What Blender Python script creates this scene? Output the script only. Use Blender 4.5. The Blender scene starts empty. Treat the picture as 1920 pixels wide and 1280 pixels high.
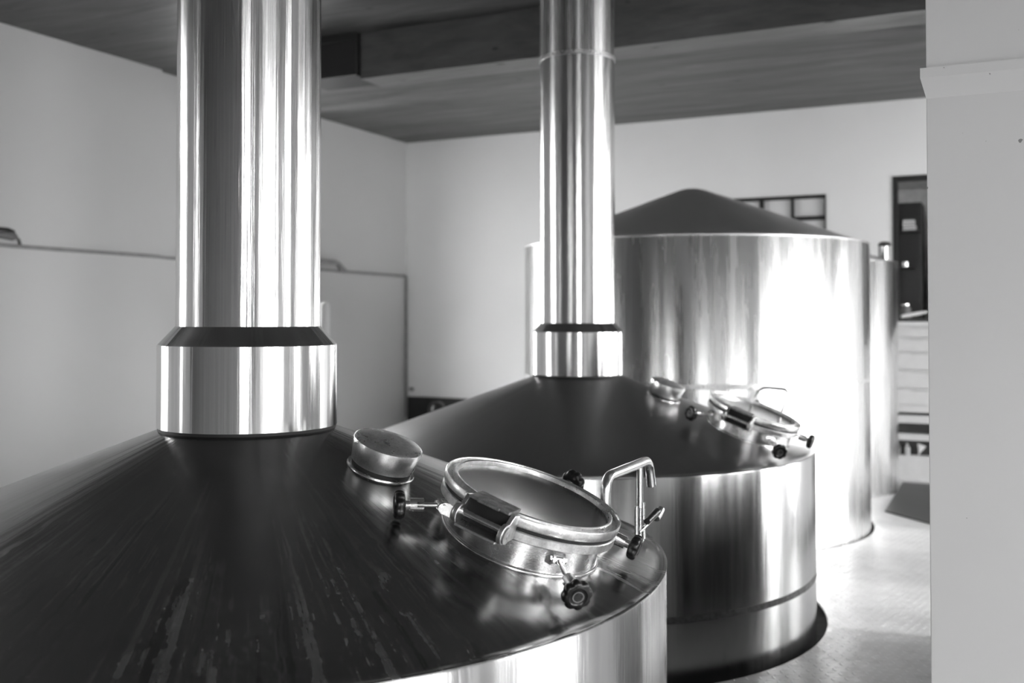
import bpy, bmesh, math, random
from mathutils import Vector, Matrix
random.seed(7)
PI = math.pi
D = bpy.data
scn = bpy.context.scene
COL = scn.collection

# ------------------------------------------------------------------ nodes
class N:
    """small helper around a material node tree"""
    def __init__(s, name):
        s.m = D.materials.new(name); s.m.use_nodes = True
        s.t = s.m.node_tree; s.t.nodes.clear()
        s.out = s.t.nodes.new('ShaderNodeOutputMaterial')
        s.b = s.t.nodes.new('ShaderNodeBsdfPrincipled')
        s.t.links.new(s.b.outputs[0], s.out.inputs[0])
    def n(s, typ, **kw):
        x = s.t.nodes.new(typ)
        for k, v in kw.items(): setattr(x, k, v)
        return x
    def put(s, sock, v):
        if isinstance(v, bpy.types.NodeSocket): s.t.links.new(v, sock)
        elif v is not None: sock.default_value = v
    def math(s, op, a, b=None, c=None, clamp=False):
        x = s.n('ShaderNodeMath', operation=op); x.use_clamp = clamp
        s.put(x.inputs[0], a)
        if b is not None: s.put(x.inputs[1], b)
        if c is not None: s.put(x.inputs[2], c)
        return x.outputs[0]
    def coord(s, kind='Object'): return s.n('ShaderNodeTexCoord').outputs[kind]
    def mapping(s, v, scale=(1, 1, 1), loc=(0, 0, 0), rot=(0, 0, 0)):
        x = s.n('ShaderNodeMapping'); s.put(x.inputs['Vector'], v)
        x.inputs['Scale'].default_value = scale; x.inputs['Location'].default_value = loc; x.inputs['Rotation'].default_value = rot
        return x.outputs[0]
    def noise(s, v, scale, detail=3, rough=.55, dist=0):
        x = s.n('ShaderNodeTexNoise'); s.put(x.inputs['Vector'], v)
        x.inputs['Scale'].default_value = scale; x.inputs['Detail'].default_value = detail
        x.inputs['Roughness'].default_value = rough; x.inputs['Distortion'].default_value = dist
        return x.outputs['Fac']
    def ramp(s, v, *pts):
        x = s.n('ShaderNodeMapRange'); x.clamp = True
        s.put(x.inputs[0], v)
        for i, p in enumerate(pts): x.inputs[i+1].default_value = p
        return x.outputs[0]
    def grey(s, v):
        x = s.n('ShaderNodeCombineColor')
        for i in range(3): s.put(x.inputs[i], v)
        return x.outputs[0]
    def bump(s, h, strength, dist):
        x = s.n('ShaderNodeBump'); x.inputs['Strength'].default_value = strength
        x.inputs['Distance'].default_value = dist; s.put(x.inputs['Height'], h)
        return x.outputs[0]
    def sep(s, v):
        x = s.n('ShaderNodeSeparateXYZ'); s.put(x.inputs[0], v); return x.outputs
    def comb(s, a, b, c):
        x = s.n('ShaderNodeCombineXYZ')
        for i, q in enumerate((a, b, c)): s.put(x.inputs[i], q)
        return x.outputs[0]
    def set(s, base=None, metal=None, rough=None, normal=None, spec=None, aniso=None, coat=None, coatr=None):
        I = s.b.inputs
        if base is not None: s.put(I['Base Color'], (base, base, base, 1) if isinstance(base, (int, float)) else s.grey(base))
        s.put(I['Metallic'], metal); s.put(I['Roughness'], rough)
        if normal is not None: s.put(I['Normal'], normal)
        s.put(I['Specular IOR Level'], spec); s.put(I['Anisotropic'], aniso)
        s.put(I['Coat Weight'], coat); s.put(I['Coat Roughness'], coatr)
        return s.m

M = {}
def plain(name, base, rough=.5, metal=0.0, var=.15, nscale=12, bump=0.0):
    a = N(name); c = a.coord()
    f = a.noise(c, nscale)
    b = a.math('MULTIPLY', a.ramp(f, .3, .7, 1-var, 1+var), base)
    nr = a.bump(f, .3, bump) if bump else None
    M[name] = a.set(b, metal, rough, nr)
    return M[name]

def cyl_coords(a):
    """(angle, radius, z) about the object's own axis"""
    x, y, z = a.sep(a.coord())
    ang = a.math('ARCTAN2', y, x)
    r = a.math('SQRT', a.math('ADD', a.math('MULTIPLY', x, x), a.math('MULTIPLY', y, y)))
    # put the seam of the angle at the back by using the unit direction instead
    ux = a.math('DIVIDE', x, r); uy = a.math('DIVIDE', y, r)
    return ux, uy, r, z

def shell_steel(name, base, rough, fine=14, waviness=.0016, stain=.25, an=.75):
    """cylinder wall: brushed steel with faint vertical waviness and runs"""
    a = N(name); ux, uy, r, z = cyl_coords(a)
    v = a.comb(ux, uy, a.math('MULTIPLY', z, .06))
    wide = a.noise(v, 5.0, 2)
    streak = a.noise(a.comb(ux, uy, a.math('MULTIPLY', z, .035)), fine * 3, 3, .6)
    runs = a.noise(a.comb(ux, uy, a.math('MULTIPLY', z, .10)), 24, 4, .65, .4)
    b = a.math('MULTIPLY', a.ramp(streak, .3, .7, .90, 1.06), base)
    b = a.math('MULTIPLY', b, a.ramp(runs, .60, .74, 1.0, 1 - stain))
    nb = a.bump(a.math('ADD', a.math('MULTIPLY', wide, 6.0), streak), .5, waviness)
    tg = a.n('ShaderNodeTangent'); tg.direction_type = 'RADIAL'; tg.axis = 'Z'
    a.put(a.b.inputs['Tangent'], tg.outputs[0]); a.b.inputs['Anisotropic Rotation'].default_value = .25
    M[name] = a.set(b, 1.0, a.ramp(streak, .3, .7, rough * .85, rough * 1.25), nb, aniso=an)
    return M[name]

def dome_steel(name, base, rough, streaks=1.0, seed=0.0):
    """cone: darker drawn steel with dried drips running down the slope"""
    a = N(name); ux, uy, r, z = cyl_coords(a)
    wob = a.noise(a.mapping(a.coord(), (3, 3, 3), (seed, 0, 0)), 3.0, 3)
    k = a.math('MULTIPLY', a.math('SUBTRACT', wob, .5), .045)
    dx = a.math('ADD', ux, k); dy = a.math('SUBTRACT', uy, k)
    rr = a.math('MULTIPLY', r, .011)
    msk = a.ramp(a.noise(a.comb(ux, uy, a.math('ADD', a.math('MULTIPLY', r, .55), seed)), 4.5, 2, .5), .40, .56, .15, 1.0)
    drip = a.noise(a.comb(dx, dy, a.math('ADD', rr, seed)), 44, 3, .6)
    drip2 = a.noise(a.comb(dx, dy, a.math('ADD', rr, seed + 4)), 95, 3, .55)
    drip3 = a.noise(a.comb(dx, dy, a.math('ADD', rr, seed + 9)), 30, 3, .6)
    blot = a.noise(a.mapping(a.coord(), (1, 1, 1), (seed, 3, 0)), 5, 5, .6)
    lower = a.ramp(r, .35, 1.0, .0, 1.0)
    band = a.ramp(drip, .53, .60, 0.0, 1.0)
    band2 = a.ramp(drip2, .57, .66, 0.0, 1.0)
    dark = a.ramp(drip3, .38, .42, 1.0, 0.0)
    speck = a.ramp(a.noise(a.coord(), 110, 2), .74, .755, 0, 1)
    grime = a.math('MULTIPLY', a.ramp(blot, .50, .62, 0, 1), a.ramp(a.noise(a.coord(), 38, 4, .7), .50, .60, 0, 1))
    amt = a.math('MULTIPLY', a.math('MULTIPLY', lower, msk), streaks)
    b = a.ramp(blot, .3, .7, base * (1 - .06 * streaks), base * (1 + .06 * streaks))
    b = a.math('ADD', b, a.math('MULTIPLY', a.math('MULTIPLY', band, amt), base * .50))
    b = a.math('ADD', b, a.math('MULTIPLY', a.math('MULTIPLY', band2, amt), base * .38))
    b = a.math('ADD', b, a.math('MULTIPLY', a.math('MULTIPLY', grime, amt), base * .22))
    b = a.math('SUBTRACT', b, a.math('MULTIPLY', a.math('MULTIPLY', dark, amt), base * .30))
    b = a.math('ADD', b, a.math('MULTIPLY', speck, base * .6 * streaks))
    rg = a.math('ADD', a.ramp(blot, .3, .7, rough * (1 - .08 * streaks), rough * (1 + .1 * streaks)), a.math('MULTIPLY', a.math('MULTIPLY', band, amt), .10))
    wide = a.noise(a.comb(ux, uy, rr), 7, 2)
    nb = a.bump(a.math('ADD', a.math('MULTIPLY', wide, 2.0), a.math('MULTIPLY', drip, .25 * streaks)), .3, .003)
    M[name] = a.set(b, 1.0, rg, nb)
    return M[name]

def cast_steel(name, base, rough, pit=.25):
    a = N(name); c = a.coord()
    f = a.noise(c, 40, 5, .65); g = a.noise(c, 230, 3, .7); h = a.noise(c, 9, 2)
    b = a.math('MULTIPLY', a.ramp(f, .35, .65, 1 - pit, 1.12), base)
    b = a.math('MULTIPLY', b, a.ramp(g, .55, .72, 1.0, .72))
    rg = a.math('ADD', a.ramp(f, .35, .7, rough * 1.3, rough * .75), a.ramp(h, .3, .7, -.05, .08))
    nb = a.bump(a.math('ADD', f, g), .25, .0012)
    M[name] = a.set(b, 1.0, rg, nb)
    return M[name]

shell_steel('kettle_shell_steel', .62, .22)
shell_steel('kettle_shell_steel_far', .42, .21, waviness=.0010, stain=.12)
shell_steel('tank_shell_steel', .88, .26, fine=8, waviness=.0012, stain=.08)
shell_steel('flue_steel', .78, .17, fine=10, waviness=.0007, stain=.30)
shell_steel('flue_steel_dull', .55, .24, fine=10, waviness=.0006, stain=.1)
shell_steel('collar_steel', .82, .15, fine=8, waviness=.0006, stain=.25)
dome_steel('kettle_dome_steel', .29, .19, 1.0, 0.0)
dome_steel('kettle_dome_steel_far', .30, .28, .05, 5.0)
dome_steel('tank_roof_steel', .50, .38, .1, 9.0)
dome_steel('shoulder_steel', .50, .16, .3, 2.0)
cast_steel('cast_steel', .74, .30)
cast_steel('worn_hinge_steel', .34, .50, .45)
cast_steel('neck_steel', .70, .20, .15)
cast_steel('bright_steel', .88, .14, .06)
cast_steel('cap_steel', .84, .30, .14)
cast_steel('tank_band_steel', .62, .32, .1)
cast_steel('weld_band_steel', .10, .5, .2)
def lid_mat():
    a = N('lid_plate_steel'); c = a.coord()
    f = a.noise(c, 7, 3); g = a.noise(a.mapping(c, (1, 6, 1), rot=(0, 0, .6)), 40, 4, .65)
    b = a.math('MULTIPLY', a.ramp(f, .3, .7, .23, .27), a.ramp(g, .6, .78, 1.0, 1.35))
    M['lid_plate_steel'] = a.set(b, 1.0, a.ramp(f, .3, .7, .19, .23), a.bump(f, .1, .001))
lid_mat()
plain('black_plastic', .006, .28, var=.1)
plain('black_rubber', .008, .55, var=.2)
plain('joint_shadow_rubber', .01, .7)  # near-black that also paints in the shade inside joints and gaps
plain('dark_paint', .016, .45)
plain('frame_paint', .02, .4)
plain('conduit_paint', .26, .5)
plain('white_paint', .72, .45, var=.03)
plain('rack_paint', .50, .4, var=.04)
plain('shelf_grey', .38, .5)
plain('niche_grey', .75, .6)
plain('niche_dark', .012, .5)
plain('mid_grey', .14, .5)
plain('paper', .70, .6, var=.05)
plain('floor_sheet_dark', .022, .42, var=.3, nscale=2)
plain('pit_concrete', .16, .8)

def wall_mat(name, base):
    a = N(name); c = a.coord()
    f = a.noise(c, .7, 3); g = a.noise(c, 60, 3)
    b = a.math('MULTIPLY', a.ramp(f, .3, .7, .97, 1.03), base)
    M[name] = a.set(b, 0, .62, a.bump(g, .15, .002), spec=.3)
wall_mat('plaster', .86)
wall_mat('plaster_left_dimmed', .56)  # same plaster in a darker colour, so the left wall looks less lit
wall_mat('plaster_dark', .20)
def pillar_mat():
    a = N('pillar_plaster'); c = a.coord()
    f = a.noise(c, .8, 3); g = a.noise(c, 50, 3)
    chips = a.ramp(a.noise(a.mapping(c, (1, 1, 1), (3, 0, 1)), 34, 2), .735, .75, 1.0, .35)
    b = a.math('MULTIPLY', a.math('MULTIPLY', a.ramp(f, .3, .7, .96, 1.03), .58), chips)
    M['pillar_plaster'] = a.set(b, 0, .55, a.bump(g, .12, .0015), spec=.35)
pillar_mat()
def wood_mat(name, base, amp, sx=.35):
    """boards run along X"""
    a = N(name); c = a.coord(); x, y, z = a.sep(c)
    board = a.math('FLOOR', a.math('DIVIDE', y, .30))
    off = a.math('MULTIPLY', board, 7.31)
    v = a.comb(a.math('ADD', a.math('MULTIPLY', x, sx), off), a.math('MULTIPLY', y, 2.4), a.math('MULTIPLY', z, 2.4))
    g1 = a.noise(v, 2.2, 5, .62, .8); g2 = a.noise(v, 9, 4, .6, .4)
    tone = a.noise(a.comb(off, off, 0), 1.3, 1)
    b = a.math('MULTIPLY', a.ramp(g1, .3, .7, 1 - amp, 1 + amp), base)
    b = a.math('MULTIPLY', b, a.ramp(g2, .3, .7, .86, 1.12))
    b = a.math('MULTIPLY', b, a.ramp(tone, .3, .7, .78, 1.25))
    fr = a.math('FRACT', a.math('DIVIDE', y, .30))
    seam = a.math('MULTIPLY', a.ramp(fr, .0, .02, .6, 1.0), 1.0)
    b = a.math('MULTIPLY', b, seam)
    k = a.n('ShaderNodeTexVoronoi'); k.inputs['Scale'].default_value = 2.6
    a.put(k.inputs['Vector'], a.comb(a.math('MULTIPLY', x, .75), a.math('MULTIPLY', y, 1.6), a.math('MULTIPLY', z, 1.6)))
    knot = a.ramp(k.outputs['Distance'], .05, .09, .25, 1.0)
    b = a.math('MULTIPLY', b, knot)
    M[name] = a.set(b, 0, .42, a.bump(g2, .2, .002), spec=.35)
wood_mat('ceiling_boards', .08, .55)
wood_mat('beam_timber', .15, .30, .5)
def floor_mat():
    """tread plate: bright painted steel with raised lozenges set crosswise"""
    a = N('tread_plate'); c = a.coord()
    p = a.mapping(c, (1 / .042,) * 3, rot=(0, 0, math.radians(12)))
    x, y, z = a.sep(p)
    fx = a.math('FLOOR', x); fy = a.math('FLOOR', y)
    lx = a.math('SUBTRACT', a.math('SUBTRACT', x, fx), .5); ly = a.math('SUBTRACT', a.math('SUBTRACT', y, fy), .5)
    par = a.math('PINGPONG', a.math('ADD', fx, fy), 1.0)
    sgn = a.math('SUBTRACT', a.math('MULTIPLY', par, 2), 1)
    sy = a.math('MULTIPLY', ly, sgn)
    q1 = a.math('ADD', lx, sy); q2 = a.math('SUBTRACT', lx, sy)
    d = a.math('SQRT', a.math('ADD', a.math('POWER', a.math('DIVIDE', a.math('ABSOLUTE', q1), .60), 2.0), a.math('POWER', a.math('DIVIDE', a.math('ABSOLUTE', q2), .17), 2.0)))
    h = a.ramp(d, .55, 1.0, 1.0, 0.0)
    f = a.noise(c, 1.6, 4, .6, .5); g = a.noise(c, 11, 4, .6)
    b = a.math('MULTIPLY', a.ramp(f, .3, .7, .56, .66), a.ramp(g, .5, .75, 1.0, .88))
    b = a.math('MULTIPLY', b, a.ramp(h, 0, 1, .93, 1.12))
    M['tread_plate'] = a.set(b, .25, a.ramp(g, .3, .7, .34, .5), a.bump(h, 1.0, .006))
floor_mat()
def pane_mat():
    a = N('frosted_pane'); c = a.coord()
    f = a.noise(c, 2.0, 2)
    M['frosted_pane'] = a.set(a.ramp(f, .3, .7, .72, .78), 0, .2, spec=.5)
pane_mat()
def glass_mat():
    a = N('window_glass')
    g = a.n('ShaderNodeBsdfGlossy'); g.inputs['Roughness'].default_value = .02
    t = a.n('ShaderNodeBsdfTransparent'); mx = a.n('ShaderNodeMixShader')
    lw = a.n('ShaderNodeLayerWeight'); lw.inputs[0].default_value = .5
    a.put(mx.inputs[0], a.math('ADD', a.math('MULTIPLY', a.math('POWER', lw.outputs['Facing'], 5.0), .6), .04)); a.put(mx.inputs[1], t.outputs[0]); a.put(mx.inputs[2], g.outputs[0])
    a.put(a.out.inputs[0], mx.outputs[0]); M['window_glass'] = a.m
glass_mat()

# ------------------------------------------------------------------ mesh helpers
def link(name, bm, mat, parent=None, smooth=True, angle=38, loc=None, mw=None, bevel=None):
    bmesh.ops.recalc_face_normals(bm, faces=bm.faces[:])
    for f in bm.faces: f.smooth = smooth
    if smooth:
        lim = math.radians(angle)
        for e in bm.edges:
            if len(e.link_faces) == 2 and e.calc_face_angle(0) > lim: e.smooth = False
    me = D.meshes.new(name); bm.to_mesh(me); bm.free()
    me.materials.append(M[mat])
    o = D.objects.new(name, me); COL.objects.link(o)
    if parent: o.parent = parent
    if mw is not None: o.matrix_basis = mw
    if loc is not None: o.location = loc
    if bevel:
        b = o.modifiers.new('soft_edges', 'BEVEL'); b.width = bevel; b.segments = 2; b.limit_method = 'ANGLE'; b.angle_limit = math.radians(40)
    return o

def tag(o, label, cat, group=None):
    o['label'] = label; o['category'] = cat
    if group: o['group'] = group
    return o
def struct(o):
    o['kind'] = 'structure'; return o
def empty(name, loc, rz=0):
    o = D.objects.new(name, None); COL.objects.link(o); o.location = loc; o.rotation_euler[2] = rz; o.empty_display_size = .2
    return o

def lathe(bm, prof, segs=96, close=False, mat=Matrix()):
    """prof: list of (r, z); r == 0 makes a pole"""
    rings = []
    for r, z in prof:
        if r <= 1e-7: rings.append([bm.verts.new(mat @ Vector((0, 0, z)))])
        else: rings.append([bm.verts.new(mat @ Vector((r * math.cos(2 * PI * i / segs), r * math.sin(2 * PI * i / segs), z))) for i in range(segs)])
    prs = list(zip(rings, rings[1:])) + ([(rings[-1], rings[0])] if close else [])
    for A, B in prs:
        for i in range(segs):
            j = (i + 1) % segs
            vs = [A[i % len(A)], A[j % len(A)], B[j % len(B)], B[i % len(B)]]
            u = []
            for v in vs:
                if v not in u: u.append(v)
            if len(u) > 2: bm.faces.new(u)
    return bm
def L(prof, segs=96, close=False, mat=Matrix()):
    return lathe(bmesh.new(), prof, segs, close, mat)

def box(bm, x0, x1, y0, y1, z0, z1, mat=Matrix()):
    v = [bm.verts.new(mat @ Vector((x, y, z))) for x in (x0, x1) for y in (y0, y1) for z in (z0, z1)]
    for f in ((0, 1, 3, 2), (4, 6, 7, 5), (0, 4, 5, 1), (2, 3, 7, 6), (0, 2, 6, 4), (1, 5, 7, 3)):
        bm.faces.new([v[i] for i in f])
    return bm
def B(*a, **k): return box(bmesh.new(), *a, **k)

def tube(bm, pts, r, segs=16, closed=False, caps=True):
    pts = [Vector(p) for p in pts]; n = len(pts)
    rings = []; up = None
    for i, p in enumerate(pts):
        a = pts[i - 1] if (i or closed) else p; b = pts[(i + 1) % n] if (i < n - 1 or closed) else p
        t = (b - a).normalized()
        if up is None:
            up = Vector((0, 0, 1)) if abs(t.z) < .9 else Vector((1, 0, 0))
        s = t.cross(up).normalized(); up = s.cross(t).normalized()
        rr = r[i] if isinstance(r, (list, tuple)) else r
        rings.append([bm.verts.new(p + rr * (math.cos(2 * PI * k / segs) * s + math.sin(2 * PI * k / segs) * up)) for k in range(segs)])
    prs = list(zip(rings, rings[1:]))
    if closed: prs.append((rings[-1], rings[0]))
    for A, Bq in prs:
        for k in range(segs): bm.faces.new([A[k], A[(k + 1) % segs], Bq[(k + 1) % segs], Bq[k]])
    if caps and not closed:
        bm.faces.new(rings[0]); bm.faces.new(rings[-1])
    return bm
def bend(pts, rad, n=8):
    """round the corners of a polyline"""
    pts = [Vector(p) for p in pts]; out = [pts[0]]
    for a, b, c in zip(pts, pts[1:], pts[2:]):
        u = (a - b); v = (c - b)
        d = min(rad, u.length * .49, v.length * .49)
        p0 = b + u.normalized() * d; p1 = b + v.normalized() * d
        for i in range(n + 1):
            t = i / n
            out.append((1 - t) ** 2 * p0 + 2 * t * (1 - t) * b + t * t * p1)
    out.append(pts[-1]); return out

def axis_mat(p, d, up=Vector((0, 0, 1))):
    """frame with Z along d at p"""
    z = Vector(d).normalized(); x = up.cross(z)
    if x.length < 1e-4: x = Vector((1, 0, 0))
    x.normalize(); y = z.cross(x)
    m = Matrix.Identity(4)
    for i in range(3): m[i][0] = x[i]; m[i][1] = y[i]; m[i][2] = z[i]; m[i][3] = p[i]
    return m

# ------------------------------------------------------------------ the room
ZC = 3.586; YB = 10.284; XL = -6.379; XR = 4.5; YF = -4.0
T1 = (-2.036, 2.395); T2 = (-2.087, 5.117); T3 = (-2.168, 7.653); T4 = (-1.56, 9.52)
R12 = 1.2334; R3 = 1.290; R4 = .66

def floor():
    bm = bmesh.new()
    def loop(pts):
        vs = [bm.verts.new((x, y, 0)) for x, y in pts]
        for i in range(len(vs)): bm.edges.new((vs[i], vs[(i + 1) % len(vs)]))
    loop([(XL, YF), (XR, YF), (XR, YB), (XL, YB)])
    n = 96
    loop([(T1[0] + 1.295 * math.cos(2*PI*i/n), T1[1] + 1.31 * math.sin(2*PI*i/n)) for i in range(n)])
    loop([(T2[0] + .005 + 1.288 * math.cos(2*PI*i/n), T2[1] - .05 + 1.335 * math.sin(2*PI*i/n)) for i in range(n)])
    loop([(T3[0] + 1.313 * math.cos(2*PI*i/n), T3[1] + 1.313 * math.sin(2*PI*i/n)) for i in range(n)])
    bmesh.ops.triangle_fill(bm, use_beauty=True, use_dissolve=False, edges=bm.edges[:])
    bad = []
    for f in bm.faces:
        c = f.calc_center_median()
        for t, r in ((T1, 1.28), (T2, 1.26), (T3, 1.29)):
            if math.hypot(c.x - t[0], c.y - t[1]) < r: bad.append(f); break
    bmesh.ops.delete(bm, geom=bad, context='FACES')
    ret = bmesh.ops.extrude_face_region(bm, geom=bm.faces[:])
    for v in [g for g in ret['geom'] if isinstance(g, bmesh.types.BMVert)]: v.co.z -= .012
    return struct(link('floor', bm, 'tread_plate', smooth=False))
floor()
struct(link('floor_below', B(XL, XR, YF, YB, -.22, -.10), 'pit_concrete', smooth=False))
struct(link('ceiling', B(XL - .3, XR + .3, YF - .3, YB + .3, ZC, ZC + .2), 'ceiling_boards', smooth=False))

def wall_with_holes(name, axis, pos, thick, a0, a1, holes, z0=-.22, z1=ZC, mat='plaster'):
    """axis 'x': wall in the plane X = pos; 'y': plane Y = pos. holes: (a0, a1, z0, z1)"""
    bm = bmesh.new()
    def put(p, q, c, d):
        if q - p < 1e-4 or d - c < 1e-4: return
        lo, hi = min(pos, pos + thick), max(pos, pos + thick)
        if axis == 'x': box(bm, lo, hi, p, q, c, d)
        else: box(bm, p, q, lo, hi, c, d)
    cur = a0
    for h in sorted(holes):
        put(cur, h[0], z0, z1); put(h[0], h[1], z0, h[2]); put(h[0], h[1], h[3], z1); cur = h[1]
    put(cur, a1, z0, z1)
    return struct(link(name, bm, mat, smooth=False))

BW = [(3.05, 4.25, .9, 3.2)]
W1 = (-2.62, -1.572, 1.75, 2.724); W2 = (-.957, .35, 1.478, 2.860)
wall_with_holes('wall_back', 'y', YB, .24, XL, XR, [W1, W2] + BW)
RW = [(-1.3, -.35, .9, 3.0), (.05, 1.00, .9, 3.0), (3.55, 4.6, .9, 3.48), (5.25, 6.8, .3, 3.48), (7.60, 8.45, .3, 3.40)]
LW = [(-1.9, -1.4, .6, 3.30), (1.5, 2.6, .6, 3.30), (6.80, 8.30, .15, 3.30)]
FW = [(2.2, 3.2, .4, 3.30)]
wall_with_holes('wall_right', 'x', XR, .24, YF, YB, RW)
wall_with_holes('wall_left', 'x', XL, -.24, YF, YB, LW, mat='plaster_left_dimmed')
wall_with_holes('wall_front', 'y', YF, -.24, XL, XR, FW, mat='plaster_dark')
# shallow pier on the left wall
struct(link('trim_1', B(XL, XL + .055, 4.66, 6.34, -.0, ZC), 'plaster_left_dimmed', smooth=False))

def big_window(k, axis, pos, a0, a1, z0, z1, out):
    fr = bmesh.new(); w = .055
    def bar(p, q, c, d, dep=.05):
        lo, hi = sorted((pos + out * .08, pos + out * (.08 + dep)))
        if axis == 'x': box(fr, lo, hi, p, q, c, d)
        else: box(fr, p, q, lo, hi, c, d)
    bar(a0, a0 + w, z0, z1); bar(a1 - w, a1, z0, z1); bar(a0 + w, a1 - w, z0, z0 + w); bar(a0 + w, a1 - w, z1 - w, z1)
    mid = (a0 + a1) / 2
    bar(mid - .03, mid + .03, z0 + w, z1 - w, .045)
    o = struct(link('window_%d' % k, fr, 'frame_paint', smooth=False))
    g = bmesh.new(); lo, hi = sorted((pos + out * .10, pos + out * .106))
    if axis == 'x': box(g, lo, hi, a0 + w, a1 - w, z0 + w, z1 - w)
    else: box(g, a0 + w, a1 - w, lo, hi, z0 + w, z1 - w)
    link('pane', g, 'window_glass', o, smooth=False)
    # portal for the daylight
    la = D.lights.new('daylight_portal', 'AREA'); la.shape = 'RECTANGLE'; la.size = a1 - a0; la.size_y = z1 - z0
    la.cycles.is_portal = True
    lo = D.objects.new('daylight_portal', la); COL.objects.link(lo)
    c = ((pos + out * .2, mid, (z0 + z1) / 2) if axis == 'x' else (mid, pos + out * .2, (z0 + z1) / 2))
    lo.location = c
    d = Vector((-out, 0, 0)) if axis == 'x' else Vector((0, -out, 0))
    lo.rotation_euler = d.to_track_quat('-Z', 'Y').to_euler()
    if axis == 'x': la.size, la.size_y = a1 - a0, z1 - z0
k = 3
for h in RW: big_window(k, 'x', XR, h[0], h[1], h[2], h[3], 1); k += 1
for h in LW: big_window(k, 'x', XL, h[0], h[1], h[2], h[3], -1); k += 1
for h in BW: big_window(k, 'y', YB, h[0], h[1], h[2], h[3], 1); k += 1
for h in FW: big_window(k, 'y', YF, h[0], h[1], h[2], h[3], -1); k += 1

# window high on the back wall behind the big tank
f = bmesh.new(); yb0, yb1 = YB - .012, YB + .05
x0, x1, z0, z1 = W1
box(f, x0, x1, yb0, yb1, z1 - .035, z1); box(f, x0, x1, yb0, yb1, z0, z0 + .035)
box(f, x0, x0 + .035, yb0, yb1, z0 + .035, z1 - .035); box(f, x1 - .016, x1, yb0, yb1, z0 + .035, z1 - .035)
for xm, w in ((-2.197, .042), (-1.893, .026)): box(f, xm - w / 2, xm + w / 2, yb0 + .004, yb1, z0 + .035, z1 - .035)
box(f, -2.176, -1.906, yb0 + .004, yb1, 2.300, 2.335)
box(f, -1.880, x1 - .016, yb0 + .004, yb1, 2.475, 2.515)
w1 = struct(link('window_1', f, 'frame_paint', smooth=False))
link('pane', B(x0 + .01, x1 - .01, YB + .03, YB + .04, z0 + .01, z1 - .01), 'frosted_pane', w1, smooth=False)

# dark-framed opening at the right of the back wall, a deep niche behind it
x0, x1, z0, z1 = W2
f = bmesh.new()
box(f, x0, x1, YB - .015, YB + .06, z1 - .05, z1); box(f, x0, x0 + .045, YB - .015, YB + .06, z0 + .03, z1 - .05)
box(f, x1 - .045, x1, YB - .015, YB + .06, z0 + .03, z1 - .05); box(f, x0, x1, YB - .015, YB + .06, z0, z0 + .03)
w2 = struct(link('window_2', f, 'frame_paint', smooth=False))
n = bmesh.new(); yd = YB + 1.15
box(n, x0 - .3, x1 + .05, yd, yd + .04, z0 - .04, z1 + .04); box(n, x0 - .34, x0 - .3, YB + .24, yd, z0 - .04, z1 + .04)
box(n, x1 + .05, x1 + .09, YB + .24, yd, z0 - .04, z1 + .04); box(n, x0 - .3, x1 + .05, YB + .24, yd, z1 + .001, z1 + .04)
struct(link('wall_niche', n, 'niche_grey', smooth=False))
struct(link('trim_2', B(x0 - .3, x1 + .05, YB + .06, yd, z0 - .05, z0 - .001), 'niche_dark', smooth=False))
c = empty('dark_locker', (-.83, YB + .42, z0)); tag(c, 'tall black locker inside the dark-framed opening in the back wall', 'locker')
link('carcass', B(-.17, .10, 0, .4, 0, 1.17), 'niche_dark', c, smooth=False, bevel=.006)
link('door', B(-.15, .08, -.012, 0, .02, 1.15), 'niche_dark', c, smooth=False)
c = empty('rounded_backboard', (-.42, YB + .70, z0)); tag(c, 'dark grey board with a rounded top at the right inside the opening', 'board')
pts = [(-.22, 0), (.30, 0), (.30, 1.05)] + [(.04 + .26 * math.cos(t), 1.05 + .06 * math.sin(t)) for t in [PI * i / 12 for i in range(1, 12)]] + [(-.22, 1.05)]
bm = bmesh.new(); a_ = [bm.verts.new((x, 0, z)) for x, z in pts]; b_ = [bm.verts.new((x, .03, z)) for x, z in pts]
bm.faces.new(a_); bm.faces.new(b_)
for i in range(len(pts)): bm.faces.new([a_[i], a_[(i+1) % len(pts)], b_[(i+1) % len(pts)], b_[i]])
link('board_face', bm, 'mid_grey', c, smooth=False)
link('lower_box', B(-.22, .28, -.30, -.005, 0, .74), 'niche_dark', c, smooth=False, bevel=.005)
# stack of trays: thin pale trays standing against the locker door
c = empty('wall_shelf', (-.86, YB + .20, 2.36)); tag(c, 'small black bracket shelf carrying the pale trays', 'shelf')
link('shelf_board', B(-.055, .12, 0, .20, -.012, 0), 'niche_dark', c, smooth=False)
for i in range(4):
    o = link('paper_tray', B(-.045, .065, .01, .16, 0, .016), 'paper', None, smooth=False, bevel=.002, loc=(-.845 + .004 * (i % 2), YB + .20, 2.3605 + i * .027))
    o.rotation_euler[2] = .04 * (i - 1.5)
    b2 = link('tray_foot', B(-.04, .06, .02, .15, .016, .0262), 'mid_grey', o, smooth=False)
    tag(o, ['pale tray at the bottom of the stack in the dark opening', 'pale tray second from the bottom of the stack in the dark opening', 'pale tray third from the bottom of the stack in the dark opening', 'pale tray on top of the stack in the dark opening'][i], 'tray', 'pale trays stacked in the opening')
o = link('tin_cup', L([(0, 0), (.028, 0), (.030, .045), (.026, .045), (.024, .006), (0, .006)], 32), 'bright_steel', None, loc=(-.86, YB + .16, 2.005)); tag(o, 'small shiny cup on a bracket below the pale trays', 'cup')
o = link('cup_bracket', B(-.06, .07, -.03, .24, -.012, 0), 'niche_dark', None, smooth=False, loc=(-.86, YB + .16, 2.005)); tag(o, 'small black bracket holding the shiny cup', 'bracket')
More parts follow.
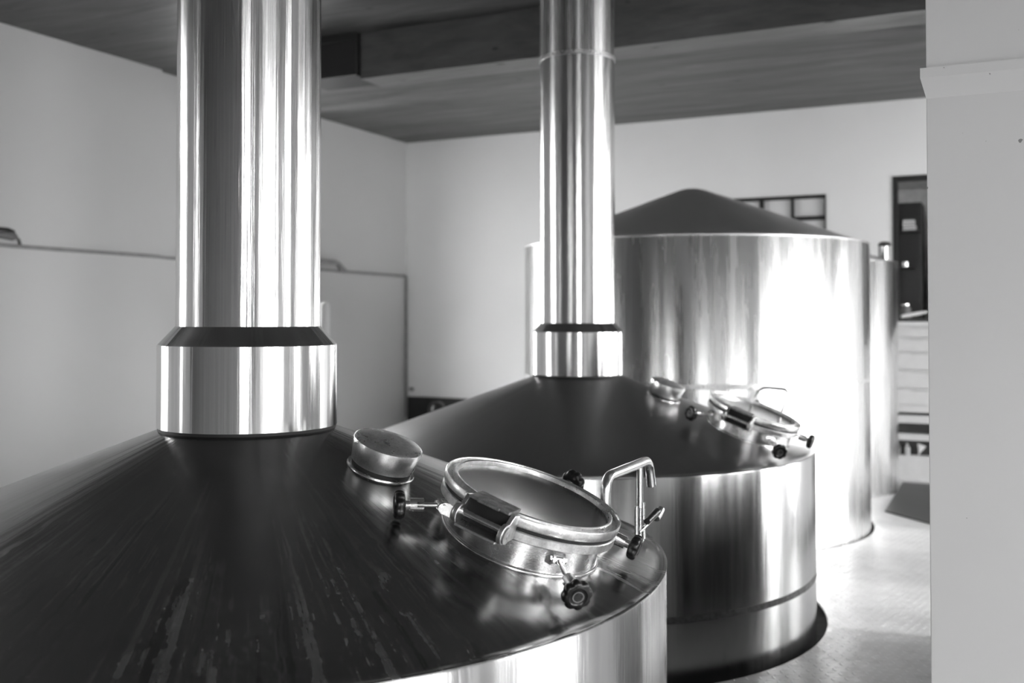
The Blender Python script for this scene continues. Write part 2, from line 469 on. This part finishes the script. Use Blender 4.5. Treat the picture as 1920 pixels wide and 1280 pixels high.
# things lying on the sill
c = empty('folded_paper', (-.78, YB + .10, z0 + .03), .5); tag(c, 'crumpled white paper roll lying slanted on the dark sill', 'paper')
bm = tube(bmesh.new(), [(-.13, 0, .018), (-.06, .004, .03), (.02, -.004, .045), (.12, 0, .062)], [.014, .018, .019, .013], 10); link('sheet', bm, 'paper', c)
c = empty('small_dish', (-.60, YB + .09, z0 + .03)); tag(c, 'little white dish beside the paper roll on the sill', 'dish')
link('bowl', L([(0, 0), (.03, 0), (.05, .03), (.046, .03), (.028, .006), (0, .006)], 32), 'paper', c)
c = empty('glass_jar', (-.93 + .07, YB + .14, z0 + .03)); tag(c, 'squat grey jar standing on the sill behind the paper roll', 'jar')
link('body', L([(0, 0), (.045, 0), (.05, .01), (.05, .09), (.035, .115), (.035, .125), (0, .125)], 32), 'mid_grey', c)
link('lid', L([(0, .125), (.038, .125), (.038, .14), (0, .14)], 32), 'bright_steel', c)

# white drawer unit with open shelves below the opening
c = empty('drawer_cabinet', (-.30, YB - .10, 0)); tag(c, 'white drawer unit with open shelf slots below the dark-framed opening', 'cabinet')
bm = bmesh.new(); hx0, hx1 = -.66, .60
box(bm, hx0, hx1, 0, .10, 0, .23); box(bm, hx0, hx1, .0, .10, .372, .432); box(bm, hx0, hx1, .0, .10, .533, .604)
box(bm, hx0, hx1, .085, .10, .23, .372); box(bm, hx0, hx1, .085, .10, .432, .533); box(bm, hx0, hx1, .085, .10, .604, .634)
box(bm, hx0, hx1, .0, .10, .634, 1.45)
link('carcass', bm, 'rack_paint', c, smooth=False)
for zz in ((.232, .370), (.434, .531), (.606, .632)): link('shelf_back', B(hx0 + .002, hx1 - .002, .070, .0845, zz[0], zz[1]), 'niche_dark', c, smooth=False)
link('upright', B(-.285, -.265, .0, .06, .434, .531), 'rack_paint', c, smooth=False); link('upright', B(-.285, -.265, .0, .06, .606, .632), 'rack_paint', c, smooth=False)
zz = [.70, .86, 1.03, 1.20, 1.335, 1.445]
for a0, a1 in zip(zz, zz[1:]):
    d = link('drawer', B(hx0 + .01, hx1 - .01, -.022, -.001, a0 + .006, a1 - .008), 'rack_paint', c, smooth=False, bevel=.003)
    link('pull_groove', B(-.50, .10, -.027, -.0225, a1 - .030, a1 - .018), 'shelf_grey', d, smooth=False)
for i, (x, h, m) in enumerate(((-.92, .10, 'mid_grey'), (-.84, .11, 'shelf_grey'))):
    o = link('bottle', L([(0, 0), (.026, 0), (.028, .008), (.028, h * .62), (.011, h * .8), (.011, h), (0, h)], 24), m, None, loc=(x, YB - .064, .2312))
    tag(o, ['grey bottle on the lowest shelf slot nearest the tanks', 'paler bottle on the lowest shelf slot, beside the grey one'][i], 'bottle', 'bottles on the lowest shelf')
o = link('white_funnel', L([(.006, 0), (.008, .03), (.040, .10), (.037, .10), (.005, .032), (.003, 0)], 24), 'paper', None, loc=(-.74, YB - .078, .233)); o.rotation_euler = (0, .28, 0)
o.location.z = .2335; tag(o, 'white funnel leaning on the lowest shelf slot near the pillar', 'funnel')

# thin dark sheet on the floor in front of the back wall
bm = bmesh.new()
pts = [(-.86, 8.45), (-.50, 8.08), (.55, 7.5), (2.6, 7.4), (2.6, 9.98), (-.86, 9.98), (-.86, 8.7)]
a_ = [bm.verts.new((x, y, .0)) for x, y in pts]; b_ = [bm.verts.new((x, y, .010)) for x, y in pts]
bm.faces.new(a_); bm.faces.new(b_)
for i in range(len(pts)): bm.faces.new([a_[i], a_[(i+1) % len(pts)], b_[(i+1) % len(pts)], b_[i]])
o = link('dark_floor_sheet', bm, 'floor_sheet_dark', None, smooth=False, loc=(0, 0, .001)); tag(o, 'thin dark sheet on the bright floor in front of the white drawer unit', 'mat')

# timber beam under the ceiling, black duct box at its end
o = empty('ceiling_beam', (0, 6.14, 3.255)); tag(o, 'broad dark timber beam under the board ceiling with a black box at its left end', 'beam')
link('timber', B(-4.207, XR, 0, .30, -.004, ZC - 3.255), 'beam_timber', o, smooth=False, bevel=.004)
e = link('end_box', B(-4.71, -4.215, -.04, .30, .019, ZC - 3.255), 'dark_paint', o, smooth=False, bevel=.005); e['label'] = 'black box at the left end of the beam'
link('flange', B(-4.72, -4.207, -.052, -.04, .275, .300), 'dark_paint', e, smooth=False)

# pillar
o = struct(link('wall_pillar', B(-.1905, .62, 3.0, 3.42, 0, ZC), 'pillar_plaster', smooth=False, bevel=.0025))
bm = bmesh.new(); e = .0145
prof = [(0, 2.120), (e, 2.1755), (e, 2.2025), (0, 2.2035)]
def ring(off, z): return [bm.verts.new(v) for v in ((-.1905 - off, 3.0 - off, z), (.62 + off, 3.0 - off, z), (.62 + off, 3.42 + off, z), (-.1905 - off, 3.42 + off, z))]
rs = [ring(*p) for p in prof]
for A, Bq in zip(rs, rs[1:]):
    for i in range(4): bm.faces.new([A[i], A[(i+1) % 4], Bq[(i+1) % 4], Bq[i]])
struct(link('trim_3', bm, 'pillar_plaster', smooth=False))

struct(link('wall_partition', B(.62, .66, 3.0, 3.42, 0, ZC), 'pillar_plaster', smooth=False))
struct(link('dark_reflection_screen', B(.52, .62, 3.42, 5.35, 0, 1.35), 'dark_paint', smooth=False))  # unseen dark screen, added to darken the reflection in the second kettle's shell

# left wall: conduit with two taps, standpipe, corner things
c = empty('wall_conduit', (0, 0, 0)); tag(c, 'thin grey pipe running along the left wall and down the corner', 'pipe')
xw = XL + .068
link('horizontal_run', tube(bmesh.new(), bend([(xw, 4.70, 2.026), (xw, 5.0, 2.023), (xw, 6.30, 2.022)], .02), .014), 'conduit_paint', c)
xv = XL + .022
link('horizontal_run', tube(bmesh.new(), bend([(xv + .045, 6.30, 2.022), (xv, 6.42, 2.021), (xv, 10.235, 2.002)], .03), .013), 'conduit_paint', c)
link('corner_drop', tube(bmesh.new(), bend([(xv, 10.20, 2.002), (xv, 10.245, 2.001), (xv + .002, 10.248, .35)], .02), .017), 'conduit_paint', c)
link('upper_branch', tube(bmesh.new(), bend([(xv + .01, 7.6, 2.10), (xv + .01, 8.86, 2.095), (xv + .01, 8.99, 2.012)], .05), .026), 'conduit_paint', c)
c = empty('wall_tap', (xw, 4.9, 2.09)); tag(c, 'dark tap above the thin pipe on the left wall at the picture edge', 'tap')
link('body', tube(bmesh.new(), [(0, -.12, .006), (0, -.06, .006), (0, .02, .004), (0, .05, -.002)], [.022, .026, .034, .018]), 'mid_grey', c)
link('handle', tube(bmesh.new(), [(0, -.22, .048), (0, -.02, .048), (0, .028, .036), (0, .035, .0)], .012), 'dark_paint', c)
link('outlet', tube(bmesh.new(), [(0, .04, 0), (0, .075, -.02), (0, .09, -.066)], [.014, .010, .008]), 'mid_grey', c)
c = empty('standpipe', (-5.14, 7.0, 0)); tag(c, 'slim bright upright pipe behind the thick chimney of the near kettle', 'pipe')
link('tube', L([(.040, .02), (.040, 1.60), (.036, 1.628), (.022, 1.645), (0, 1.65)], 32), 'white_paint', c)
link('base_flange', L([(0, 0), (.08, 0), (.08, .018), (.041, .02)], 32), 'cast_steel', c)
c = empty('wall_hatch', (-5.95, YB - .03, 0)); tag(c, 'low black panel against the back wall at the corner', 'panel')
link('panel_board', B(-.40, .72, 0, .03, .02, .588), 'dark_paint', c, smooth=False, bevel=.003)
link('skirt', B(-.40, .72, -.004, .03, 0, .02), 'dark_paint', c, smooth=False)
c = empty('black_canister', (-5.567, 9.6, 0)); tag(c, 'black canister with a rounded lid standing before the low black panel', 'canister')
link('body', L([(0, 0), (.085, 0), (.09, .02), (.09, .50), (0, .50)], 40), 'black_plastic', c)
link('lid', L([(.094, .50), (.094, .53), (.08, .575), (.045, .603), (0, .61)], 40), 'black_plastic', c)
c = empty('wall_clip', (-6.30, YB - .02, .675)); tag(c, 'tiny grey clip on the back wall beside the corner pipe', 'clip')
link('clip_body', B(-.03, .03, 0, .02, -.02, .02), 'conduit_paint', c, smooth=False, bevel=.005)

# ------------------------------------------------------------------ kettles
def cone_local(H, Ha, R):
    k = (Ha - H) / R
    return k, math.atan(k)

def knob_bm(rad=.030, th=.034, lobes=8):
    """black star grip, axis +Z, centre at origin"""
    bm = bmesh.new(); seg = 96; rings = []
    layers = [(.0, -.5, 0), (.42, -.5, 0), (.5, -.44, .0), (.80, -.42, .4), (.94, -.30, 1), (1.0, -.12, 1), (1.0, .18, 1), (.93, .36, 1), (.78, .44, .5), (.60, .46, 0), (.52, .36, 0), (.42, .36, 0), (.38, .42, 0), (0, .42, 0)]
    for fr, z, am in layers:
        if fr == 0: rings.append([bm.verts.new((0, 0, z * th))]); continue
        r = []
        for i in range(seg):
            t = 2 * PI * i / seg
            q = rad * fr * (1 - am * .10 * (0.5 + .5 * math.cos(lobes * t)) ** 2)
            r.append(bm.verts.new((q * math.cos(t), q * math.sin(t), z * th)))
        rings.append(r)
    for A, Bq in zip(rings, rings[1:]):
        for i in range(seg):
            j = (i + 1) % seg; u = []
            for v in (A[i % len(A)], A[j % len(A)], Bq[j % len(Bq)], Bq[i % len(Bq)]):
                if v not in u: u.append(v)
            if len(u) > 2: bm.faces.new(u)
    return bm

def swing_bolt(root, mw, ang, kang, kr, kz, kad=.036, pr_=.236, pz=.046, sl0=-.066):
    """bracket lugs on the neck, eye rod, sleeve, star knob (children of the bolt)"""
    a = math.radians(ang); d = Vector((math.cos(a), math.sin(a), 0)); s = Vector((-d.y, d.x, 0))
    piv = d * pr_ + Vector((0, 0, pz))
    kp = Vector((kr * math.cos(math.radians(kang)), kr * math.sin(math.radians(kang)), kz))
    ax = (kp - piv); ln = ax.length; ax.normalize()
    # lugs
    bm = bmesh.new()
    for sg in (-1, 1):
        pr = [(.200, .022), (.200, .062), (pr_, .0622), (pr_ + .011, pz + .006), (pr_ + .013, pz - .006), (pr_ + .002, pz - .016)]
        v0 = [bm.verts.new(d * r + Vector((0, 0, z)) + s * (sg * .013 - .003)) for r, z in pr]
        v1 = [bm.verts.new(d * r + Vector((0, 0, z)) + s * (sg * .013 + .003)) for r, z in pr]
        bm.faces.new(v0); bm.faces.new(v1)
        for i in range(len(pr)): bm.faces.new([v0[i], v0[(i+1) % len(pr)], v1[(i+1) % len(pr)], v1[i]])
    tube(bm, [piv - s * .019, piv + s * .019], .0052, 12)
    tube(bm, [piv - s * .022, piv - s * .018], .0085, 6); tube(bm, [piv + s * .018, piv + s * .022], .0085, 6)
    br = link('bolt_bracket', bm, 'bright_steel', root, mw=mw)
    bm = bmesh.new()
    tube(bm, [piv, piv + ax * (ln - .01)], .0062, 14)
    tube(bm, [piv - s * .008, piv + s * .008], .0115, 20)
    rod = link('swing_bolt', bm, 'bright_steel', root, mw=mw)
    m = axis_mat(kp, ax)
    # slotted sleeve pushed up to the grip
    sl = bmesh.new(); seg = 40; z0, z1 = sl0, -.026; ro, ri = .0165, .0125
    gap = 5
    outer = []
    for zz_ in (z0, z0 + (z1 - z0) * .5, z1):
        outer.append([(m @ Vector((r * math.cos(2*PI*i/seg), r * math.sin(2*PI*i/seg), zz_))) for r in (ro, ri) for i in range(seg)])
    vv = [[sl.verts.new(p) for p in row] for row in outer]
    for lv in range(2):
        for i in range(seg):
            j = (i + 1) % seg
            if lv == 0 and (i < gap or seg // 2 <= i < seg // 2 + gap): continue
            sl.faces.new([vv[lv][i], vv[lv][j], vv[lv+1][j], vv[lv+1][i]])
            sl.faces.new([vv[lv][seg+i], vv[lv+1][seg+i], vv[lv+1][seg+j], vv[lv][seg+j]])
    for i in range(seg):
        j = (i + 1) % seg
        sl.faces.new([vv[2][i], vv[2][j], vv[2][seg+j], vv[2][seg+i]])
        if not (i < gap or seg // 2 <= i < seg // 2 + gap): sl.faces.new([vv[0][i], vv[0][seg+i], vv[0][seg+j], vv[0][j]])
    link('sleeve', sl, 'bright_steel', rod)
    link('neck_nut', lathe(bmesh.new(), [(0, -.027), (.011, -.027), (.011, -.015), (0, -.015)], 24, mat=m), 'bright_steel', rod)
    bm = knob_bm(kad, .030); bmesh.ops.transform(bm, matrix=m, verts=bm.verts[:])
    kn = link('star_knob', bm, 'black_plastic', rod, angle=50); kn['label'] = 'black plastic star knob'
    link('knob_insert', lathe(bmesh.new(), [(0, .0126), (kad * .30, .0126), (kad * .33, .0130), (kad * .38, .0130), (kad * .38, .0115), (0, .0115)], 32, mat=m), 'mid_grey', rod)

def manway(root, mw, R, coneinfo, handle=False):
    """mw: local frame -> kettle frame. x downslope, y sideways, z off the cone"""
    k, rho0, Rn = coneinfo
    rn = .205
    neck = link('manway_neck', L([(rn, -.13), (rn, .060), (rn - .012, .060), (rn - .012, -.13)], 96, close=True), 'neck_steel', root, mw=mw)
    # weld bead where the neck meets the cone
    pts = []; inv = mw.inverted()
    for i in range(96):
        t = 2 * PI * i / 96; p = Vector((rn * math.cos(t) * 1.012, rn * math.sin(t) * 1.012, 0)); zz_ = 0.0
        for _ in range(12):
            q = mw @ Vector((p.x, p.y, zz_)); zs = k[0] - k[1] * math.hypot(q.x, q.y)
            zz_ += (zs - q.z)
        pts.append(Vector((p.x, p.y, zz_)))
    link('weld_bead', tube(bmesh.new(), pts, .0065, 10, closed=True), 'neck_steel', neck)
    link('lower_ring', L([(rn, .062), (R - .006, .062), (R - .002, .065), (R - .002, .084), (R - .005, .0865), (rn, .0865)], 128, close=True), 'cast_steel', neck)
    g = link('gasket', L([(rn, .087), (R - .008, .087), (R - .008, .0935), (rn, .0935)], 96, close=True), 'black_rubber', neck); g['label'] = 'black rubber gasket'
    q = R - .236
    lid = link('manway_lid', L([(.190, .096), (.229 + q, .094), (.2345 + q, .097), (.236 + q, .101), (.236 + q, .1175), (.2345 + q, .120), (.2325 + q, .120), (.2305 + q, .1175), (.2295 + q, .108), (.2155 + q, .108),
                                (.2135 + q, .114), (.2125 + q, .120), (.2095 + q, .1225), (.205 + q, .1215), (.2035 + q, .116), (.203 + q, .106), (.190, .104)], 144, close=True), 'cast_steel', root, mw=mw)
    pl = link('lid_plate', L([(0, .0985), (.204 + q, .1065), (.204 + q, .1095), (.19 + q, .1080), (.10, .1035), (0, .102)], 96), 'lid_plate_steel', lid)
    pl['label'] = 'dark smooth dished plate inside the lid ring'
    # hinge at -y
    h = bmesh.new(); w = .056; 
    box(h, -w, w, -.262, -.196, .1235, .1310); box(h, -w * .55, w * .55, -.268, -.262, .1235, .1310)
    box(h, -w, w, -.2385, -.2325, .0975, .1235)
    hg = link('hinge_leaf', h, 'worn_hinge_steel', lid, smooth=False, bevel=.0022); hg['label'] = 'dark worn hinge plate'
    def cheek(xc, th, low):
        bm = bmesh.new(); c0 = Vector((-.276, .083)); pr = [(-.222, .063), (-.222, .1235), (-.250, .127)]
        pr += [(c0.x + .0245 * math.cos(t), c0.y + .0245 * math.sin(t)) for t in [math.radians(70 + 200 * i / 14) for i in range(15)]]
        v0 = [bm.verts.new((xc - th/2, y, z)) for y, z in pr]; v1 = [bm.verts.new((xc + th/2, y, z)) for y, z in pr]
        bm.faces.new(v0); bm.faces.new(v1)
        for i in range(len(pr)): bm.faces.new([v0[i], v0[(i+1) % len(pr)], v1[(i+1) % len(pr)], v1[i]])
        return bm
    hr = link('hinge_shade_block', B(-w, w, -.252, -.239, .0640, .1230), 'joint_shadow_rubber', lid, smooth=False); hr['label'] = 'black block painting in the shade inside the hinge'  # solid black backing, stands in for shade behind the pin
    for sg in (-1, 1):
        link('hinge_cheek', cheek(sg * (w + .0065), .012, 0), 'cast_steel', lid, bevel=.0015)
        link('hinge_washer', lathe(bmesh.new(), [(0, 0), (.021, 0), (.021, .005), (.015, .0065), (.008, .0065), (.008, .009), (0, .009)], 32,
             mat=axis_mat(Vector((sg * (w + .0125), -.276, .083)), Vector((sg, 0, 0)))), 'cast_steel', lid)
    link('hinge_pin', tube(bmesh.new(), [(-w, -.274, .090), (w, -.274, .090)], .0085, 20), 'bright_steel', lid)
    bm = B(-w, w, -.296, -.224, .0575, .0635); box(bm, -w, w, -.2385, -.2325, .0635, .0865)
    link('hinge_base', bm, 'cast_steel', neck, smooth=False, bevel=.0015)
    if handle:
        hp = bend([(-.075, .205, .118), (-.062, .215, .195), (.075, .215, .240), (.082, .205, .118)], .035, 8)
        link('lid_handle', tube(bmesh.new(), hp, .0075, 14), 'bright_steel', lid)
    return neck

def kettle(name, label, loc, R, H, Ha, rp, rc, hc, hp, mats, man, capp, bolts, manR, seam=None, handle=False):
    root = empty(name, (loc[0], loc[1], 0)); tag(root, label, 'brewing kettle', 'copper-shaped brewing kettles in the row')
    root['group'] = 'steel brewing kettles with chimneys'
    k = (Ha - H) / R
    sh, dm, fl, co = mats
    link('shell', L([(R - .02, -.098), (R, -.098), (R, H - .006), (R - .003, H)], 256), sh, root)
    zb = .235
    link('weld_seam', L([(R - .001, zb - .013), (R + .0015, zb - .011), (R + .0015, zb + .017), (R - .001, zb + .019)], 192), 'weld_band_steel', root)
    r0 = rc * .6
    prof = [(R - .003, H), (R + .0012, H + .001), (R + .0012, H + .004), (R - .004, H + .0055)]
    kn = .040
    for i in range(5):
        t = i / 4; r = R - .006 - kn * t
        prof.append((r, H + .0055 + (Ha - k * r - (H + .0055)) * (1 - (1 - t) ** 1.6) if t < 1 else Ha - k * r))
    for i in range(1, 13):
        r = R - .006 - kn; r = r + (r0 - r) * i / 12
        prof.append((r, Ha - k * r))
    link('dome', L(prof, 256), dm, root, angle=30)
    zc0 = Ha - k * rc
    link('flue_gap_ring', L([(rc - .003, zc0 - .006), (rc - .003, zc0 + .0115), (rc - .03, zc0 + .0115)], 96), 'joint_shadow_rubber', root)
    link('flue_collar', L([(rc - .006, zc0 + .012), (rc, zc0 + .010), (rc, hc - .002), (rc - .002, hc)], 192), co, root)
    link('flue_shoulder', L([(rc - .002, hc), (rp + .001, hp)], 192), 'shoulder_steel', root)
    top = ZC - .002
    if seam:
        link('flue_pipe', L([(rp, hp - .01), (rp, seam)], 192), fl, root)
        link('flue_seam', L([(rp, seam - .012), (rp + .004, seam - .010), (rp + .004, seam + .010), (rp, seam + .012)], 128), 'cast_steel', root)
        link('flue_pipe', L([(rp, seam), (rp, top)], 192), 'flue_steel_dull', root)
    else:
        link('flue_pipe', L([(rp, hp - .01), (rp, top)], 192), fl, root)
    # manway frame
    def fr(phi, rho, t1=0, t2=0):
        a = math.atan(k); rd = Vector((math.cos(phi), math.sin(phi), 0)); td = Vector((-math.sin(phi), math.cos(phi), 0))
        p = Vector((rho * rd.x, rho * rd.y, Ha - k * rho)); n = Vector((0, 0, 1)) * math.cos(a) + rd * math.sin(a)
        dn = rd * math.cos(a) - Vector((0, 0, 1)) * math.sin(a)
        n = (n + dn * t1 + td * t2).normalized(); dn = (dn - n * dn.dot(n)).normalized(); td = n.cross(dn)
        m = Matrix.Identity(4)
        for i in range(3): m[i][0] = dn[i]; m[i][1] = td[i]; m[i][2] = n[i]; m[i][3] = p[i]
        return m
    mw = fr(*man)
    manway(root, mw, manR, ((Ha, k), 0, 0), handle)
    for b in bolts: swing_bolt(root, mw, *b)
    cm = fr(*capp[:2]); cr = capp[2]
    link('port_flange', L([(0, -.03), (cr - .004, -.03), (cr - .001, -.002), (cr - .004, .003), (cr - .014, .004), (0, .004)], 96), 'neck_steel', root, mw=cm)
    link('port_seal', L([(0, .003), (cr - .014, .003), (cr - .014, .014), (0, .014)], 64), 'joint_shadow_rubber', root, mw=cm)
    link('port_cap', L([(0, .0135), (cr - .012, .0135), (cr - .009, .0165), (cr, .070), (cr - .001, .076), (cr - .006, .0795), (cr * .6, .083), (0, .084)], 128), 'cap_steel', root, mw=cm)
    return root

BO = [(-128.5, -132.5, .343, .026, .036, .244, .050, -.060), (-44, -45.5, .392, .034), (44, 34.5, .306, .048, .034, .236, .052, -.054), (102, 94.7, .369, .088)]
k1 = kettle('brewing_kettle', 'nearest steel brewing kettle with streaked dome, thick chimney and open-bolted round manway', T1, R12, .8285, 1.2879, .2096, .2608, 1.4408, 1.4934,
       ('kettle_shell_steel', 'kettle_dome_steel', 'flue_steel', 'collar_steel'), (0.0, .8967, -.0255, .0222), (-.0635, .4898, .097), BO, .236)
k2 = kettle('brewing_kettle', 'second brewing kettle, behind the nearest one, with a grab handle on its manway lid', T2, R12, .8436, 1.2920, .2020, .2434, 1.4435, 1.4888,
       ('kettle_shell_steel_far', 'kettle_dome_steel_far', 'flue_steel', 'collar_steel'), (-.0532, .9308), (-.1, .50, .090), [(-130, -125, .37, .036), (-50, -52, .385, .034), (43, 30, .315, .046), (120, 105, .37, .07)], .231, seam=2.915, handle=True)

# bent cleaning pipe standing on the near dome behind the manway
cp = k1
o1 = Vector((T1[0], T1[1], 0))
def P(x, y, z): return Vector((x, y, z)) - o1
xx = -1.0
pipe = link('cleaning_pipe', tube(bmesh.new(), bend([P(xx, 2.655, .83), P(xx, 2.655, 1.078), P(xx, 3.035, 1.078), P(xx, 3.060, .995)], .05, 10), .0145, 20), 'bright_steel', k1)
link('support_rod', tube(bmesh.new(), [P(xx, 2.95, 1.075), P(xx, 2.95, .945)], .0095, 14), 'bright_steel', pipe)
bm = tube(bmesh.new(), [P(xx, 2.95, .955), P(xx, 2.95, .84)], .0055, 10); tube(bm, [P(xx, 2.98, .955), P(xx, 2.98, .905)], .006, 10); tube(bm, [P(xx, 2.915, .955), P(xx, 2.915, .85)], .006, 10)
link('clamp_fork', bm, 'cast_steel', pipe)
link('clamp_screw', tube(bmesh.new(), [P(xx, 2.935, .872), P(xx, 3.10, .893)], .0062, 10), 'bright_steel', pipe)
link('clamp_grip', tube(bmesh.new(), [P(xx + .01, 2.985, .897), P(xx + .01, 3.085, .910)], [.010, .013], 12), 'black_plastic', pipe)
link('clamp_nut', tube(bmesh.new(), [P(xx, 3.105, .885), P(xx, 3.125, .893), P(xx, 3.155, .904)], [.012, .014, .013], 14), 'bright_steel', pipe)
link('clamp_stub', tube(bmesh.new(), [P(xx, 2.985, .885), P(xx, 2.985, .845)], .0055, 10), 'bright_steel', pipe)

# ------------------------------------------------------------------ storage tanks
def tank(label, loc, R, H, Ha, zbot, band, fitting=False):
    root = empty('storage_tank', (loc[0], loc[1], 0)); tag(root, label, 'storage tank', 'cone-roofed storage tanks'); k = (Ha - H) / R
    link('shell', L([(R - .02, zbot), (R, zbot), (R, H - .004), (R - .003, H)], 224), 'tank_shell_steel', root)
    for zb in band: link('weld_seam', L([(R - .001, zb - .016), (R + .0015, zb - .014), (R + .0015, zb + .018), (R - .001, zb + .02)], 192), 'tank_band_steel', root)
    pr = [(R - .003, H), (R + .004, H + .001), (R + .004, H + .008), (R - .02, H + .012)]
    for i in range(0, 13):
        r = (R - .03) * (1 - i / 12) + .13 * i / 12
        pr.append((r, Ha - k * r))
    zt = Ha - k * .13
    pr += [(.10, zt + k * .028), (.06, zt + k * .055), (.03, zt + k * .066), (0, zt + k * .070)]
    link('roof', L(pr, 224), 'tank_roof_steel', root, angle=30)
    if fitting:
        f = link('vent_fitting', L([(0, .0), (.030, .0), (.030, .11), (.022, .115), (0, .115)], 32), 'bright_steel', root, loc=fitting)
        link('vent_cap', L([(0, .12), (.055, .12), (.055, .14), (.03, .155), (0, .155)], 32), 'dark_paint', f)
        link('vent_rod', tube(bmesh.new(), [(-.045, 0, -.02), (-.045, 0, .125)], .008, 8), 'dark_paint', f)
    return root
tank('large cone-roofed steel tank behind the second kettle, broadest thing by the back wall', T3, R3, 2.0494, 2.5350, -.098, (1.07,))
# small far tank peeking out at the right of the large one
T4 = (-1.517, 9.52)
tank('smaller steel tank peeking out to the right of the large cone-roofed tank', T4, R4, 2.00, 2.24, .001, (), fitting=(.565, -.03, 2.03))

# ------------------------------------------------------------------ daylight
w = D.worlds.new('sky'); scn.world = w; w.use_nodes = True
t = w.node_tree; t.nodes.clear()
out = t.nodes.new('ShaderNodeOutputWorld'); bg = t.nodes.new('ShaderNodeBackground'); t.links.new(bg.outputs[0], out.inputs[0])
tc = t.nodes.new('ShaderNodeTexCoord'); sp = t.nodes.new('ShaderNodeSeparateXYZ'); mr = t.nodes.new('ShaderNodeMapRange')
t.links.new(tc.outputs['Generated'], sp.inputs[0]); t.links.new(sp.outputs[2], mr.inputs[0])
mr.inputs[1].default_value = -.10; mr.inputs[2].default_value = .12; mr.inputs[3].default_value = .35; mr.inputs[4].default_value = 1.0
cc = t.nodes.new('ShaderNodeCombineColor')
m2 = t.nodes.new('ShaderNodeMapRange'); t.links.new(sp.outputs[0], m2.inputs[0])
m2.inputs[1].default_value = -.6; m2.inputs[2].default_value = .6; m2.inputs[3].default_value = .6; m2.inputs[4].default_value = 1.0
mm = t.nodes.new('ShaderNodeMath'); mm.operation = 'MULTIPLY'; t.links.new(mr.outputs[0], mm.inputs[0]); t.links.new(m2.outputs[0], mm.inputs[1])
for i in range(3): t.links.new(mm.outputs[0], cc.inputs[i])
t.links.new(cc.outputs[0], bg.inputs[0]); bg.inputs[1].default_value = 8.0

su = D.lights.new('sun', 'SUN'); su.energy = .9; su.angle = math.radians(2.5)
so = D.objects.new('sun', su); COL.objects.link(so); so.location = (8, 7, 6)
so.rotation_euler = Vector((-1.0, -.10, -.36)).to_track_quat('-Z', 'Y').to_euler()

# ------------------------------------------------------------------ camera
cam = D.cameras.new('camera'); co = D.objects.new('camera', cam); COL.objects.link(co)
co.location = (0, 0, 1.5206); co.rotation_euler = (PI / 2 + .0201, 0, .4516)
cam.sensor_width = 36; cam.lens = 36 * 1907.37 / 1920; cam.shift_y = -83.87 / 1920
cam.clip_start = .05
cam.dof.use_dof = True; cam.dof.focus_distance = 2.75; cam.dof.aperture_fstop = 2.4
scn.camera = co
vs = scn.view_settings
scn.display_settings.display_device = 'sRGB'
vs.view_transform = 'Standard'; vs.look = 'None'; vs.gamma = 1; vs.use_curve_mapping = False; vs.exposure = 1.84
scn.cycles.use_denoising = True
scn.cycles.max_bounces = 10; scn.cycles.diffuse_bounces = 5; scn.cycles.glossy_bounces = 6; scn.cycles.transparent_max_bounces = 12
scn.cycles.sample_clamp_indirect = 8
